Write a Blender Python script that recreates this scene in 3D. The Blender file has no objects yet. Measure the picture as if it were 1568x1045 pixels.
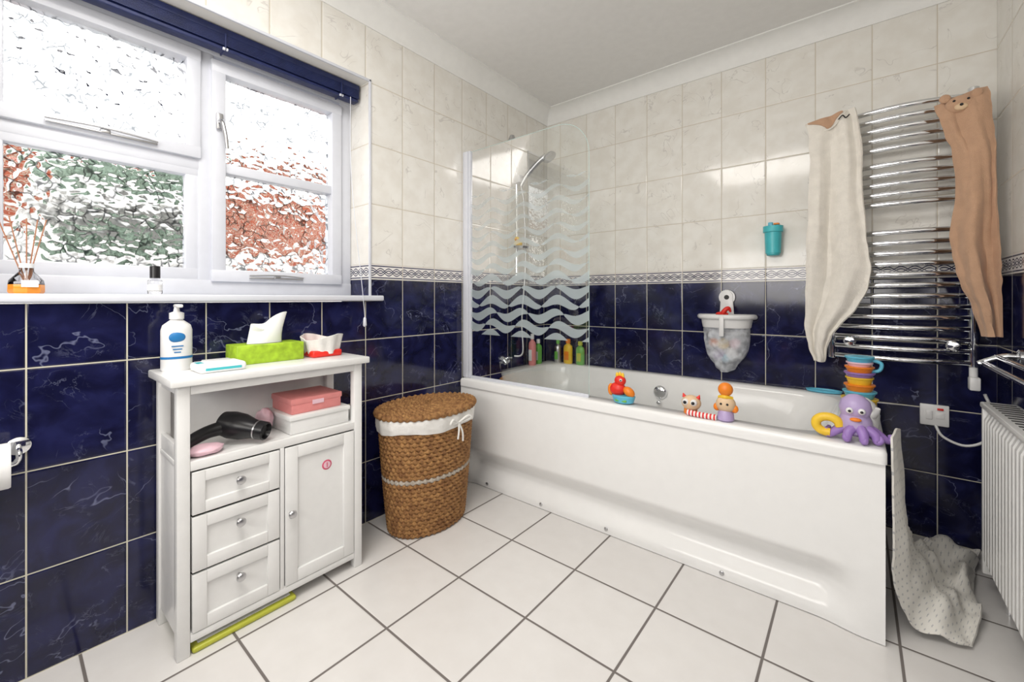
import bpy, bmesh, math, random
from mathutils import Vector, Matrix, noise
random.seed(7)
sc=bpy.context.scene
sc.view_settings.view_transform='Standard'
sc.view_settings.look='None'
rad=math.radians
# ------------------------------------------------------------ materials
def principled(name):
    m=bpy.data.materials.new(name); m.use_nodes=True
    nt=m.node_tree; b=nt.nodes['Principled BSDF']; return m,nt,b
def mat(name,col,rough=.5,metal=0,var=.06,scale=25,bump=0,trans=0,ior=1.45,coat=0,sss=0,alpha=1,bscale=None,bdist=.002,sheen=0):
    m,nt,b=principled(name)
    n=nt.nodes.new('ShaderNodeTexNoise'); n.inputs['Scale'].default_value=scale; n.inputs['Detail'].default_value=3
    tc=nt.nodes.new('ShaderNodeTexCoord'); nt.links.new(tc.outputs['Object'],n.inputs['Vector'])
    r=nt.nodes.new('ShaderNodeValToRGB'); e=r.color_ramp.elements
    e[0].position=.3; e[1].position=.7
    e[0].color=[max(0,c*(1-var)) for c in col]+[1]; e[1].color=[min(1,c*(1+var)) for c in col]+[1]
    nt.links.new(n.outputs['Fac'],r.inputs['Fac']); nt.links.new(r.outputs['Color'],b.inputs['Base Color'])
    b.inputs['Roughness'].default_value=rough; b.inputs['Metallic'].default_value=metal
    b.inputs['Transmission Weight'].default_value=trans; b.inputs['IOR'].default_value=ior
    b.inputs['Coat Weight'].default_value=coat; b.inputs['Alpha'].default_value=alpha
    b.inputs['Sheen Weight'].default_value=sheen
    if bump:
        n2=nt.nodes.new('ShaderNodeTexNoise'); n2.inputs['Scale'].default_value=bscale or scale*4
        nt.links.new(tc.outputs['Object'],n2.inputs['Vector'])
        bp=nt.nodes.new('ShaderNodeBump'); bp.inputs['Strength'].default_value=bump; bp.inputs['Distance'].default_value=bdist
        nt.links.new(n2.outputs['Fac'],bp.inputs['Height']); nt.links.new(bp.outputs['Normal'],b.inputs['Normal'])
    return m
class G:
    def __init__(s,nt): s.nt=nt
    def m(s,op,a,b=None,c=None,clamp=False):
        n=s.nt.nodes.new('ShaderNodeMath'); n.operation=op; n.use_clamp=clamp
        for i,v in enumerate((a,b,c)):
            if v is None: continue
            if isinstance(v,(int,float)): n.inputs[i].default_value=v
            else: s.nt.links.new(v,n.inputs[i])
        return n.outputs[0]
    def mix(s,f,a,b):
        n=s.nt.nodes.new('ShaderNodeMix'); n.data_type='RGBA'
        for k,v in ((0,f),(6,a),(7,b)):
            if isinstance(v,(int,float)): n.inputs[k].default_value=v
            elif isinstance(v,tuple): n.inputs[k].default_value=tuple(v)+(1,)
            else: s.nt.links.new(v,n.inputs[k])
        return n.outputs[2]
    def comb(s,x,y,z):
        n=s.nt.nodes.new('ShaderNodeCombineXYZ')
        for i,v in enumerate((x,y,z)):
            if isinstance(v,(int,float)): n.inputs[i].default_value=v
            else: s.nt.links.new(v,n.inputs[i])
        return n.outputs[0]
    def pos(s):
        g=s.nt.nodes.new('ShaderNodeNewGeometry'); x=s.nt.nodes.new('ShaderNodeSeparateXYZ')
        s.nt.links.new(g.outputs['Position'],x.inputs[0]); return x.outputs
    def noise(s,vec,scale,detail=3,dist=0,rough=.5):
        n=s.nt.nodes.new('ShaderNodeTexNoise'); s.nt.links.new(vec,n.inputs['Vector'])
        n.inputs['Scale'].default_value=scale; n.inputs['Detail'].default_value=detail
        n.inputs['Distortion'].default_value=dist; n.inputs['Roughness'].default_value=rough
        return n.outputs['Fac']
    def wn(s,vec):
        n=s.nt.nodes.new('ShaderNodeTexWhiteNoise'); n.noise_dimensions='3D'; s.nt.links.new(vec,n.inputs['Vector']); return n.outputs['Value']
    def rng(s,v,a,b,c=0,d=1):
        n=s.nt.nodes.new('ShaderNodeMapRange'); n.interpolation_type='SMOOTHSTEP'
        s.nt.links.new(v,n.inputs[0])
        for i,k in enumerate((a,b,c,d)): n.inputs[i+1].default_value=k
        return n.outputs[0]
TH=.266; ZB=1.065; ZW=1.13
def wall_tiles(name,axis,off,size):
    m,nt,b=principled(name); g=G(nt); P=g.pos(); u0=P[axis]; z=P[2]
    u=g.m('DIVIDE',g.m('SUBTRACT',u0,off),size)
    isB=g.m('LESS_THAN',z,ZB); isW=g.m('GREATER_THAN',z,ZW)
    isBd=g.m('SUBTRACT',1,g.m('ADD',isB,isW),clamp=True)
    vb=g.m('DIVIDE',g.m('SUBTRACT',z,ZB-4*TH),TH)
    vw=g.m('ADD',g.m('DIVIDE',g.m('SUBTRACT',z,ZW),TH),10)
    v=g.m('ADD',g.m('MULTIPLY',vb,isB),g.m('MULTIPLY',vw,g.m('SUBTRACT',1,isB)))
    fu=g.m('FRACT',u); fv=g.m('FRACT',v)
    du=g.m('MULTIPLY',g.m('MINIMUM',fu,g.m('SUBTRACT',1,fu)),size)
    dv=g.m('MULTIPLY',g.m('MINIMUM',fv,g.m('SUBTRACT',1,fv)),TH)
    dv=g.m('ADD',dv,g.m('MULTIPLY',isBd,1))
    ed=g.m('MINIMUM',du,dv)
    grout=g.rng(ed,.0011,.0022,1,0)
    rnd=g.wn(g.comb(g.m('FLOOR',u),g.m('FLOOR',v),.5))
    vec=g.comb(g.m('ADD',u0,g.m('MULTIPLY',rnd,17)),g.m('ADD',z,g.m('MULTIPLY',rnd,7)),rnd)
    # white tile
    n1=g.noise(vec,6,3,1.2); vein=g.rng(g.m('ABSOLUTE',g.m('SUBTRACT',n1,.5)),.0,.010,1,0)
    msk=g.rng(g.noise(vec,8,2),.47,.58)
    vein=g.m('MULTIPLY',vein,msk)
    cloud=g.rng(g.noise(vec,14,4),.3,.7)
    white=g.mix(cloud,(.79,.765,.71),(.85,.835,.79))
    white=g.mix(g.m('MULTIPLY',vein,.55),white,(.52,.49,.46))
    # blue tile
    n2=g.noise(vec,9,5,1.6,.6); v2=g.rng(g.m('ABSOLUTE',g.m('SUBTRACT',n2,.5)),.0,.020,1,0)
    msk2=g.rng(g.noise(vec,12,3),.48,.70); v2=g.m('MULTIPLY',v2,msk2)
    n3=g.noise(vec,5.5,4,.35); v3=g.rng(g.m('ABSOLUTE',g.m('SUBTRACT',n3,.5)),.0,.006,1,0)
    v3=g.m('MULTIPLY',v3,g.rng(g.noise(vec,7,1),.47,.62))
    v2=g.m('MAXIMUM',g.m('MULTIPLY',v2,.40),g.m('MULTIPLY',v3,.8))
    c2=g.rng(g.noise(vec,11,5,.8),.36,.72)
    blue=g.mix(c2,(.006,.0065,.030),(.015,.017,.075))
    blue=g.mix(g.m('MULTIPLY',v2,.7),blue,(.22,.24,.38))
    # border
    w=g.m('DIVIDE',g.m('SUBTRACT',z,ZB),ZW-ZB)
    k=2*math.pi/.085
    s1=g.m('MULTIPLY',g.m('SINE',g.m('MULTIPLY',u0,k)),.17)
    cc=g.m('SUBTRACT',w,.5)
    a=g.m('ABSOLUTE',g.m('SUBTRACT',cc,s1)); bb=g.m('ABSOLUTE',g.m('ADD',cc,s1))
    def ring(q): return g.rng(g.m('ABSOLUTE',g.m('SUBTRACT',q,.075)),.025,.045,1,0)
    lines=g.m('MAXIMUM',ring(a),ring(bb))
    e1=g.rng(g.m('ABSOLUTE',g.m('SUBTRACT',g.m('ABSOLUTE',cc),.40)),.030,.045,1,0)
    lines=g.m('MAXIMUM',lines,e1)
    bord=g.mix(lines,(.80,.78,.76),(.015,.018,.07))
    col=g.mix(isB,white,blue); col=g.mix(isBd,col,bord)
    gcol=g.mix(isB,(.60,.54,.44),(.62,.59,.48))
    col=g.mix(grout,col,gcol)
    nt.links.new(col,b.inputs['Base Color'])
    nt.links.new(g.m('ADD',g.m('MULTIPLY',grout,.5),.10),b.inputs['Roughness'])
    bp=nt.nodes.new('ShaderNodeBump'); bp.inputs['Distance'].default_value=.0012; bp.inputs['Strength'].default_value=.7
    h=g.m('ADD',g.rng(ed,.0008,.006,0,1),g.m('MULTIPLY',g.noise(vec,9,1),.5))
    nt.links.new(h,bp.inputs['Height']); nt.links.new(bp.outputs['Normal'],b.inputs['Normal'])
    return m
def floor_mat():
    m,nt,b=principled('floor_tiles'); g=G(nt); P=g.pos()
    S=.2935
    u=g.m('DIVIDE',g.m('ADD',P[0],1.076),S); v=g.m('DIVIDE',g.m('SUBTRACT',P[1],.727),S)
    fu=g.m('FRACT',u); fv=g.m('FRACT',v)
    ed=g.m('MULTIPLY',g.m('MINIMUM',g.m('MINIMUM',fu,g.m('SUBTRACT',1,fu)),g.m('MINIMUM',fv,g.m('SUBTRACT',1,fv))),S)
    gr=g.rng(ed,.0028,.0044,1,0)
    rnd=g.wn(g.comb(g.m('FLOOR',u),g.m('FLOOR',v),.5))
    gg=nt.nodes.new('ShaderNodeNewGeometry')
    n=g.noise(gg.outputs['Position'],16,5)
    base=g.mix(n,(.71,.69,.67),(.79,.775,.76))
    base=g.mix(g.m('MULTIPLY',rnd,.18),base,(.68,.65,.63))
    nt.links.new(g.mix(gr,base,(.17,.15,.14)),b.inputs['Base Color'])
    nt.links.new(g.m('ADD',g.m('MULTIPLY',gr,.5),.22),b.inputs['Roughness'])
    bp=nt.nodes.new('ShaderNodeBump'); bp.inputs['Distance'].default_value=.001; bp.inputs['Strength'].default_value=.6
    nt.links.new(g.rng(ed,.002,.008,0,1),bp.inputs['Height']); nt.links.new(bp.outputs['Normal'],b.inputs['Normal'])
    return m
M_back=wall_tiles('tiles_back',0,.057,.2); M_left=wall_tiles('tiles_left',1,.043,.1932)
M_right=wall_tiles('tiles_right',1,.0,.2); M_jamb=wall_tiles('tiles_reveal',0,-1.85,.2)
M_floor=floor_mat()
M_ceil=mat('ceiling_paint',(.82,.815,.80),.85,var=.02)
M_cove=mat('coving_paint',(.87,.87,.85),.7,var=.02)
M_upvc=mat('white_upvc',(.66,.68,.74),.25,var=.02)
M_white=mat('white_gloss_paint',(.82,.82,.81),.28,var=.02)
M_acr=mat('white_acrylic',(.86,.86,.85),.14,var=.01)
M_plas=mat('white_plastic',(.82,.82,.82),.3,var=.02)
M_chrome=mat('chrome',(.82,.83,.85),.07,1,var=.02)
M_steel=mat('brushed_steel',(.55,.55,.56),.3,1,var=.05)
M_black=mat('black_plastic',(.012,.012,.014),.3,var=.2)
M_navy=mat('navy_blind',(.012,.02,.085),.5,var=.2)
M_green=mat('lime_card',(.36,.55,.03),.5,var=.25,scale=40)
M_lime=mat('lime_plastic',(.50,.52,.06),.35)
M_tissue=mat('tissue',(.9,.9,.9),.9,var=.02)
M_pink=mat('coral_card',(.78,.28,.27),.5)
M_pinkbag=mat('pink_satin',(.86,.58,.66),.35,var=.1)
M_red=mat('red_plastic',(.75,.03,.02),.35)
M_orange=mat('orange_plastic',(.85,.24,.02),.35)
M_yellow=mat('yellow_plastic',(.85,.55,.04),.35)
M_teal=mat('teal_plastic',(.07,.50,.55),.3)
M_lblue=mat('light_blue_plastic',(.12,.48,.66),.35)
M_purple=mat('purple_plastic',(.32,.19,.50),.35)
M_lilac=mat('lilac_plastic',(.46,.36,.60),.35)
M_beige=mat('beige_plastic',(.72,.52,.33),.5)
M_grn=mat('green_plastic',(.15,.45,.08),.35)
M_cream_t=mat('cream_terry',(.82,.78,.71),.95,bump=.8,bscale=350,sheen=.2)
M_tan_t=mat('tan_terry',(.55,.34,.22),.95,bump=.8,bscale=350,sheen=.2)
M_liner=mat('cotton_liner',(.80,.79,.76),.9,bump=.5,bscale=200)
M_dark=mat('dark_gap',(.05,.05,.05),.8)
M_amber=mat('amber_oil',(.85,.30,.03),.1)
M_glassb=mat('clear_glass',(.95,.95,.95),.03,trans=1)
M_reed=mat('rattan_reed',(.40,.18,.10),.8)
M_blue=mat('blue_print',(.02,.18,.45),.4)
M_pad=mat('pink_sticker',(.65,.10,.18),.5)
M_edge=mat('glass_edge',(.45,.58,.56),.2)
def wicker(name,c1,c2):
    m,nt,b=principled(name); g=G(nt)
    tc=nt.nodes.new('ShaderNodeTexCoord')
    n=g.noise(tc.outputs['Object'],45,5); n2=g.noise(tc.outputs['Object'],260,2)
    c=g.mix(g.rng(n,.3,.7),c1,c2); c=g.mix(g.m('MULTIPLY',g.rng(n2,.45,.7),.5),c,(c1[0]*.4,c1[1]*.4,c1[2]*.4))
    nt.links.new(c,b.inputs['Base Color']); b.inputs['Roughness'].default_value=.75
    bp=nt.nodes.new('ShaderNodeBump'); bp.inputs['Distance'].default_value=.003; bp.inputs['Strength'].default_value=.8
    nt.links.new(n2,bp.inputs['Height']); nt.links.new(bp.outputs['Normal'],b.inputs['Normal'])
    return m
M_wick=wicker('seagrass',(.22,.095,.03),(.44,.23,.08)); M_wick2=wicker('seagrass_pale',(.42,.36,.30),(.55,.5,.43))
def star_fabric():
    m,nt,b=principled('star_print_cotton'); g=G(nt)
    uv=nt.nodes.new('ShaderNodeUVMap'); sp=nt.nodes.new('ShaderNodeSeparateXYZ'); nt.links.new(uv.outputs[0],sp.inputs[0])
    S=.034
    v=g.m('DIVIDE',sp.outputs[1],S*.87); rv=g.m('FLOOR',v)
    u=g.m('ADD',g.m('DIVIDE',sp.outputs[0],S),g.m('MULTIPLY',g.m('MODULO',rv,2),.5))
    fx=g.m('SUBTRACT',g.m('FRACT',u),.5); fy=g.m('SUBTRACT',g.m('FRACT',v),.5)
    r=g.m('SQRT',g.m('ADD',g.m('MULTIPLY',fx,fx),g.m('MULTIPLY',fy,fy)))
    a=g.m('ARCTAN2',fy,fx); rr=g.m('ADD',g.m('MULTIPLY',g.m('COSINE',g.m('MULTIPLY',a,5)),.055),.15)
    f=g.rng(g.m('SUBTRACT',rr,r),-.02,.02)
    nt.links.new(g.mix(f,(.80,.78,.73),(.50,.50,.50)),b.inputs['Base Color']); b.inputs['Roughness'].default_value=.9
    return m
M_star=star_fabric()
def striped(name,c1,c2,axis,per):
    m,nt,b=principled(name); g=G(nt); P=g.pos()
    f=g.m('GREATER_THAN',g.m('FRACT',g.m('DIVIDE',P[axis],per)),.5)
    nt.links.new(g.mix(f,c1,c2),b.inputs['Base Color']); b.inputs['Roughness'].default_value=.6
    return m
M_strip=striped('red_white_stripe',(.7,.03,.03),(.85,.82,.8),0,.012)
def obscure_glass():
    m=bpy.data.materials.new('obscure_glass'); m.use_nodes=True; nt=m.node_tree; nt.nodes.clear(); g=G(nt)
    out=nt.nodes.new('ShaderNodeOutputMaterial')
    ge=nt.nodes.new('ShaderNodeNewGeometry')
    nz=nt.nodes.new('ShaderNodeTexNoise'); nz.inputs['Scale'].default_value=20; nt.links.new(ge.outputs['Position'],nz.inputs['Vector'])
    vm=nt.nodes.new('ShaderNodeMix'); vm.data_type='VECTOR'; vm.inputs[0].default_value=.04
    nt.links.new(ge.outputs['Position'],vm.inputs[4]); nt.links.new(nz.outputs['Color'],vm.inputs[5])
    v=nt.nodes.new('ShaderNodeTexVoronoi'); v.feature='SMOOTH_F1'; v.inputs['Scale'].default_value=38; v.inputs['Smoothness'].default_value=.35
    nt.links.new(vm.outputs[1],v.inputs['Vector'])
    ve=nt.nodes.new('ShaderNodeTexVoronoi'); ve.feature='DISTANCE_TO_EDGE'; ve.inputs['Scale'].default_value=38
    nt.links.new(vm.outputs[1],ve.inputs['Vector'])
    bp=nt.nodes.new('ShaderNodeBump'); bp.inputs['Strength'].default_value=1; bp.inputs['Distance'].default_value=.010
    nt.links.new(v.outputs['Distance'],bp.inputs['Height'])
    r=nt.nodes.new('ShaderNodeBsdfRefraction'); r.inputs['IOR'].default_value=1.25; r.inputs['Roughness'].default_value=.01
    # rolled pattern: the ridges between cells scatter and transmit less
    ridge=g.m('MULTIPLY',g.rng(ve.outputs['Distance'],.02,.10,1,0),g.rng(g.noise(ge.outputs['Position'],26,2),.42,.60))
    nt.links.new(g.mix(ridge,(.97,.98,.98),(.20,.21,.22)),r.inputs['Color'])
    gl=nt.nodes.new('ShaderNodeBsdfGlossy'); gl.inputs['Roughness'].default_value=.05
    fr=nt.nodes.new('ShaderNodeFresnel'); fr.inputs['IOR'].default_value=1.45
    for n in (r,gl,fr): nt.links.new(bp.outputs['Normal'],n.inputs['Normal'])
    mx=nt.nodes.new('ShaderNodeMixShader'); nt.links.new(fr.outputs[0],mx.inputs[0]); nt.links.new(r.outputs[0],mx.inputs[1]); nt.links.new(gl.outputs[0],mx.inputs[2])
    nt.links.new(mx.outputs[0],out.inputs[0]); return m
M_obs=obscure_glass()
def screen_glass():
    m=bpy.data.materials.new('etched_screen_glass'); m.use_nodes=True; nt=m.node_tree; nt.nodes.clear(); g=G(nt)
    out=nt.nodes.new('ShaderNodeOutputMaterial'); P=g.pos()
    x=P[0]; z=P[2]; k=2*math.pi/.20
    row=g.m('DIVIDE',g.m('ADD',z,g.m('MULTIPLY',g.m('SINE',g.m('MULTIPLY',x,k)),.017)),.058)
    rid=g.m('FLOOR',row); fr_=g.m('FRACT',row)
    blade=g.m('POWER',g.m('ABSOLUTE',g.m('SINE',g.m('ADD',g.m('MULTIPLY',x,k*.5),g.m('MULTIPLY',rid,1.9)))),.6)
    wd=g.m('MULTIPLY',g.m('MULTIPLY',blade,.78),g.rng(z,.95,1.30,1.0,.55))
    f=g.rng(g.m('SUBTRACT',wd,g.m('MULTIPLY',g.m('ABSOLUTE',g.m('SUBTRACT',fr_,.5)),2)),-.03,.03)
    f=g.m('MULTIPLY',f,g.m('MULTIPLY',g.m('GREATER_THAN',z,.79),g.m('LESS_THAN',z,1.53)))
    f=g.m('MULTIPLY',f,g.rng(z,1.05,1.4,.66,.34))
    tr=nt.nodes.new('ShaderNodeBsdfTransparent'); tr.inputs[0].default_value=(.955,.975,.965,1)
    gl=nt.nodes.new('ShaderNodeBsdfGlossy'); gl.inputs['Roughness'].default_value=.02
    fre=nt.nodes.new('ShaderNodeFresnel'); fre.inputs['IOR'].default_value=1.5
    m1=nt.nodes.new('ShaderNodeMixShader'); nt.links.new(fre.outputs[0],m1.inputs[0]); nt.links.new(tr.outputs[0],m1.inputs[1]); nt.links.new(gl.outputs[0],m1.inputs[2])
    df=nt.nodes.new('ShaderNodeBsdfDiffuse'); df.inputs[0].default_value=(.60,.69,.72,1)
    tl=nt.nodes.new('ShaderNodeBsdfTranslucent'); tl.inputs[0].default_value=(.60,.69,.72,1)
    m2=nt.nodes.new('ShaderNodeMixShader'); m2.inputs[0].default_value=.4; nt.links.new(df.outputs[0],m2.inputs[1]); nt.links.new(tl.outputs[0],m2.inputs[2])
    m3=nt.nodes.new('ShaderNodeMixShader'); nt.links.new(f,m3.inputs[0]); nt.links.new(m1.outputs[0],m3.inputs[1]); nt.links.new(m2.outputs[0],m3.inputs[2])
    nt.links.new(m3.outputs[0],out.inputs[0]); return m
M_screen=screen_glass()
def net_mat():
    m,nt,b=principled('white_net'); b.inputs['Base Color'].default_value=(.82,.85,.9,1); b.inputs['Roughness'].default_value=.8
    g=G(nt); tc=nt.nodes.new('ShaderNodeTexCoord'); n=g.noise(tc.outputs['Object'],30,3)
    nt.links.new(g.rng(n,.3,.7,.35,.72),b.inputs['Alpha']); return m
M_net=net_mat()
def brick_mat():
    m,nt,b=principled('red_brick'); g=G(nt); P=g.pos()
    br=nt.nodes.new('ShaderNodeTexBrick'); br.inputs['Scale'].default_value=1
    br.inputs['Brick Width'].default_value=.225; br.inputs['Row Height'].default_value=.075; br.inputs['Mortar Size'].default_value=.01
    br.inputs['Color1'].default_value=(.42,.10,.05,1); br.inputs['Color2'].default_value=(.32,.07,.04,1); br.inputs['Mortar'].default_value=(.5,.4,.32,1)
    nt.links.new(g.comb(P[1],P[2],0),br.inputs['Vector']); nt.links.new(br.outputs['Color'],b.inputs['Base Color']); b.inputs['Roughness'].default_value=.9
    return m
M_brick=brick_mat()
M_render=mat('painted_render',(.9,.89,.87),.9); M_leaf=mat('foliage',(.20,.27,.21),.7,var=.5,scale=18); M_pave=mat('paving',(.55,.53,.50),.9)
# ------------------------------------------------------------ builder
def catmull(pts,n=8,closed=False):
    P=[Vector(p) for p in pts]; out=[]; L=len(P)
    segs=L if closed else L-1
    for i in range(segs):
        if closed: a,b,c,d=P[(i-1)%L],P[i],P[(i+1)%L],P[(i+2)%L]
        else: a,b,c,d=P[max(i-1,0)],P[i],P[i+1],P[min(i+2,L-1)]
        for k in range(n):
            t=k/n
            out.append(.5*((2*b)+(c-a)*t+(2*a-5*b+4*c-d)*t*t+(3*b-a-3*c+d)*t**3))
    if not closed: out.append(P[-1])
    return out
class B:
    def __init__(s,name): s.name=name; s.bm=bmesh.new(); s.mats=[]; s.uvl=s.bm.loops.layers.uv.new('UVMap')
    def add(s,t,m,M=None):
        if m not in s.mats: s.mats.append(m)
        i=s.mats.index(m)
        if M is not None: bmesh.ops.transform(t,matrix=M,verts=t.verts)
        for f in t.faces: f.material_index=i; f.smooth=True
        me=bpy.data.meshes.new('t'); t.to_mesh(me); t.free(); s.bm.from_mesh(me); bpy.data.meshes.remove(me)
    def box(s,c,sz,m,bev=.003,rot=None,seg=2):
        t=bmesh.new(); bmesh.ops.create_cube(t,size=1,matrix=Matrix.Diagonal((*sz,1)))
        if bev: bmesh.ops.bevel(t,geom=t.edges[:],offset=min(bev,min(sz)*.45),segments=seg,profile=.5,affect='EDGES')
        M=Matrix.Translation(c)
        if rot is not None: M=M@rot
        s.add(t,m,M)
    def bx(s,x0,x1,y0,y1,z0,z1,m,bev=.003,seg=2):
        s.box(((x0+x1)/2,(y0+y1)/2,(z0+z1)/2),(abs(x1-x0),abs(y1-y0),abs(z1-z0)),m,bev,None,seg)
    def lathe(s,prof,m,loc=(0,0,0),axis=(0,0,1),seg=28,sx=1,sy=1,rotz=0,cap=True):
        t=bmesh.new(); rings=[]
        for r,z in prof:
            rings.append([t.verts.new((max(r,1e-5)*sx*math.cos(2*math.pi*k/seg),max(r,1e-5)*sy*math.sin(2*math.pi*k/seg),z)) for k in range(seg)])
        for a,b in zip(rings,rings[1:]):
            for k in range(seg): t.faces.new((a[k],a[(k+1)%seg],b[(k+1)%seg],b[k]))
        if cap:
            t.faces.new(rings[0][::-1]); t.faces.new(rings[-1])
        q=Vector((0,0,1)).rotation_difference(Vector(axis).normalized()).to_matrix().to_4x4()
        s.add(t,m,Matrix.Translation(loc)@q@Matrix.Rotation(rotz,4,'Z'))
    def cyl(s,p0,p1,r,m,r1=None,seg=20):
        p0=Vector(p0);p1=Vector(p1);h=(p1-p0).length; r1=r if r1 is None else r1; e=min(.15*min(r,r1),h*.2)
        s.lathe([(r-e,0),(r,e),(r1,h-e),(r1-e,h)],m,p0,(p1-p0),seg)
    def sph(s,c,r,m,rot=None,seg=24):
        t=bmesh.new(); bmesh.ops.create_uvsphere(t,u_segments=seg,v_segments=seg//2,radius=1)
        if isinstance(r,(int,float)): r=(r,r,r)
        M=Matrix.Translation(c)
        if rot is not None: M=M@rot
        s.add(t,m,M@Matrix.Diagonal((*r,1)))
    def tube(s,pts,r,m,seg=10,smooth=6,closed=False):
        P=catmull(pts,smooth,closed) if smooth else [Vector(p) for p in pts]
        L=len(P)
        if isinstance(r,(int,float)): R=[r]*L
        else:
            R=[]
            for i in range(L):
                f=i/(L-1)*(len(r)-1); k=min(int(f),len(r)-2); R.append(r[k]+(r[k+1]-r[k])*(f-k))
        t=bmesh.new(); rings=[]; nrm=None
        for i,p in enumerate(P):
            if closed: tg=(P[(i+1)%L]-P[i-1]).normalized()
            else: tg=(P[min(i+1,L-1)]-P[max(i-1,0)]).normalized()
            if nrm is None:
                up=Vector((0,0,1)) if abs(tg.z)<.9 else Vector((1,0,0)); nrm=(up-tg*up.dot(tg)).normalized()
            else: nrm=(nrm-tg*nrm.dot(tg)).normalized()
            bn=tg.cross(nrm)
            rings.append([t.verts.new(p+R[i]*(nrm*math.cos(2*math.pi*k/seg)+bn*math.sin(2*math.pi*k/seg))) for k in range(seg)])
        for i in range(L if closed else L-1):
            a=rings[i]; b=rings[(i+1)%L]
            for k in range(seg): t.faces.new((a[k],a[(k+1)%seg],b[(k+1)%seg],b[k]))
        if not closed: t.faces.new(rings[0][::-1]); t.faces.new(rings[-1])
        s.add(t,m)
    def grid(s,fn,nu,nv,m,thick=0,uvs=None):
        t=bmesh.new(); uvl=t.loops.layers.uv.new('UVMap')
        V=[[t.verts.new(fn(i/nu,j/nv)) for j in range(nv+1)] for i in range(nu+1)]
        for i in range(nu):
            for j in range(nv):
                f=t.faces.new((V[i][j],V[i+1][j],V[i+1][j+1],V[i][j+1]))
                if uvs:
                    for l,(a,c) in zip(f.loops,((i,j),(i+1,j),(i+1,j+1),(i,j+1))): l[uvl].uv=(a/nu*uvs[0],c/nv*uvs[1])
        if thick:
            bmesh.ops.recalc_face_normals(t,faces=t.faces)
            bmesh.ops.solidify(t,geom=t.faces[:],thickness=thick)
        s.add(t,m)
    def poly(s,pts,thick,m,nrm=(0,1,0),bev=0):
        t=bmesh.new(); f=t.faces.new([t.verts.new(p) for p in pts])
        r=bmesh.ops.extrude_face_region(t,geom=[f]); vs=[v for v in r['geom'] if isinstance(v,bmesh.types.BMVert)]
        bmesh.ops.translate(t,vec=Vector(nrm)*thick,verts=vs)
        bmesh.ops.recalc_face_normals(t,faces=t.faces)
        if bev: bmesh.ops.bevel(t,geom=t.edges[:],offset=bev,segments=2,profile=.5,affect='EDGES')
        s.add(t,m)
    def done(s,ang=38,recalc=True,sub=0):
        if recalc: bmesh.ops.recalc_face_normals(s.bm,faces=s.bm.faces)
        me=bpy.data.meshes.new(s.name)
        bb=[v.co for v in s.bm.verts]; c=Vector([(min(v[i] for v in bb)+max(v[i] for v in bb))/2 for i in range(3)])
        c.z=min(v.z for v in bb)
        bmesh.ops.translate(s.bm,vec=-c,verts=s.bm.verts)
        s.bm.to_mesh(me); s.bm.free()
        for m in s.mats: me.materials.append(m)
        me.set_sharp_from_angle(angle=rad(ang))
        o=bpy.data.objects.new(s.name,me); o.location=c; sc.collection.objects.link(o)
        return o
def nz(x,y,z,s=1): return noise.noise(Vector((x*s,y*s,z*s)))
# ------------------------------------------------------------ room shell
XL=-1.65; YB=2.40; XR=.417; YF=-1.0; ZC=2.25
b=B('floor'); b.bx(-1.9,.6,-1.2,2.6,-.1,0,M_floor,0); b.done()
b=B('ceiling'); b.bx(-1.9,.6,-1.2,2.6,ZC,ZC+.1,M_ceil,0); b.done()
b=B('wall_back'); b.bx(-1.9,.6,YB,YB+.15,0,ZC,M_back,0); b.done()
b=B('wall_right'); b.bx(XR,XR+.15,-1.2,YB,0,ZC,M_right,0); b.done()
b=B('wall_front'); b.bx(XL,XR,YF-.15,YF,0,ZC,M_back,0); b.done()
WY0=-.10; WY1=1.035; WZ0=.965; WZ1=1.94
b=B('wall_left')
b.bx(-1.9,XL,-1.2,YB,0,WZ0,M_left,0); b.bx(-1.9,XL,-1.2,YB,WZ1,ZC,M_left,0)
b.bx(-1.9,XL,WY1,YB,WZ0,WZ1,M_left,0); b.bx(-1.9,XL,-1.2,WY0,WZ0,WZ1,M_left,0)
b.done()
b=B('wall_reveal')
b.bx(-1.86,XL+.0005,WY1-.006,WY1,WZ0+.025,WZ1,M_jamb,0); b.bx(-1.86,XL+.0005,WY0,WY0+.006,WZ0+.025,WZ1,M_jamb,0)
b.bx(-1.86,XL+.0005,WY0,WY1,WZ1-.006,WZ1,M_jamb,0); b.done()
b=B('trim_1')
b.bx(XL-.004,XL+.004,WY1-.010,WY1+.001,WZ0+.02,WZ1+.002,M_upvc,.002); b.bx(XL-.004,XL+.004,WY0,WY1,WZ1-.010,WZ1+.001,M_upvc,.002); b.done()
def cove_prof(n=8,d=.085,h=.075):
    p=[(0,-h-.008),(.006,-h-.008),(.008,-h)]
    for i in range(n+1):
        a=math.pi/2*i/n; p.append((.008+(d-.008)*(1-math.cos(a)),-h+(h-.006)*math.sin(a)))
    p+= [(d+.006,-.006),(d+.006,0),(0,0)]
    return p
def coving(name,A,Bp,nrm):
    b=B(name); t=bmesh.new(); pr=cove_prof(); A=Vector(A);Bp=Vector(Bp);n=Vector(nrm); dr=(Bp-A).normalized()
    r1=[t.verts.new(A+n*d+dr*d+Vector((0,0,h))) for d,h in pr]; r2=[t.verts.new(Bp+n*d-dr*d+Vector((0,0,h))) for d,h in pr]
    for i in range(len(pr)-1): t.faces.new((r1[i],r1[i+1],r2[i+1],r2[i]))
    b.add(t,M_cove); b.done(50)
coving('trim_2',(XL,YF,ZC),(XL,YB,ZC),(1,0,0)); coving('trim_3',(XL,YB,ZC),(XR,YB,ZC),(0,-1,0)); coving('trim_4',(XR,YF,ZC),(XR,YB,ZC),(-1,0,0))
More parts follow.
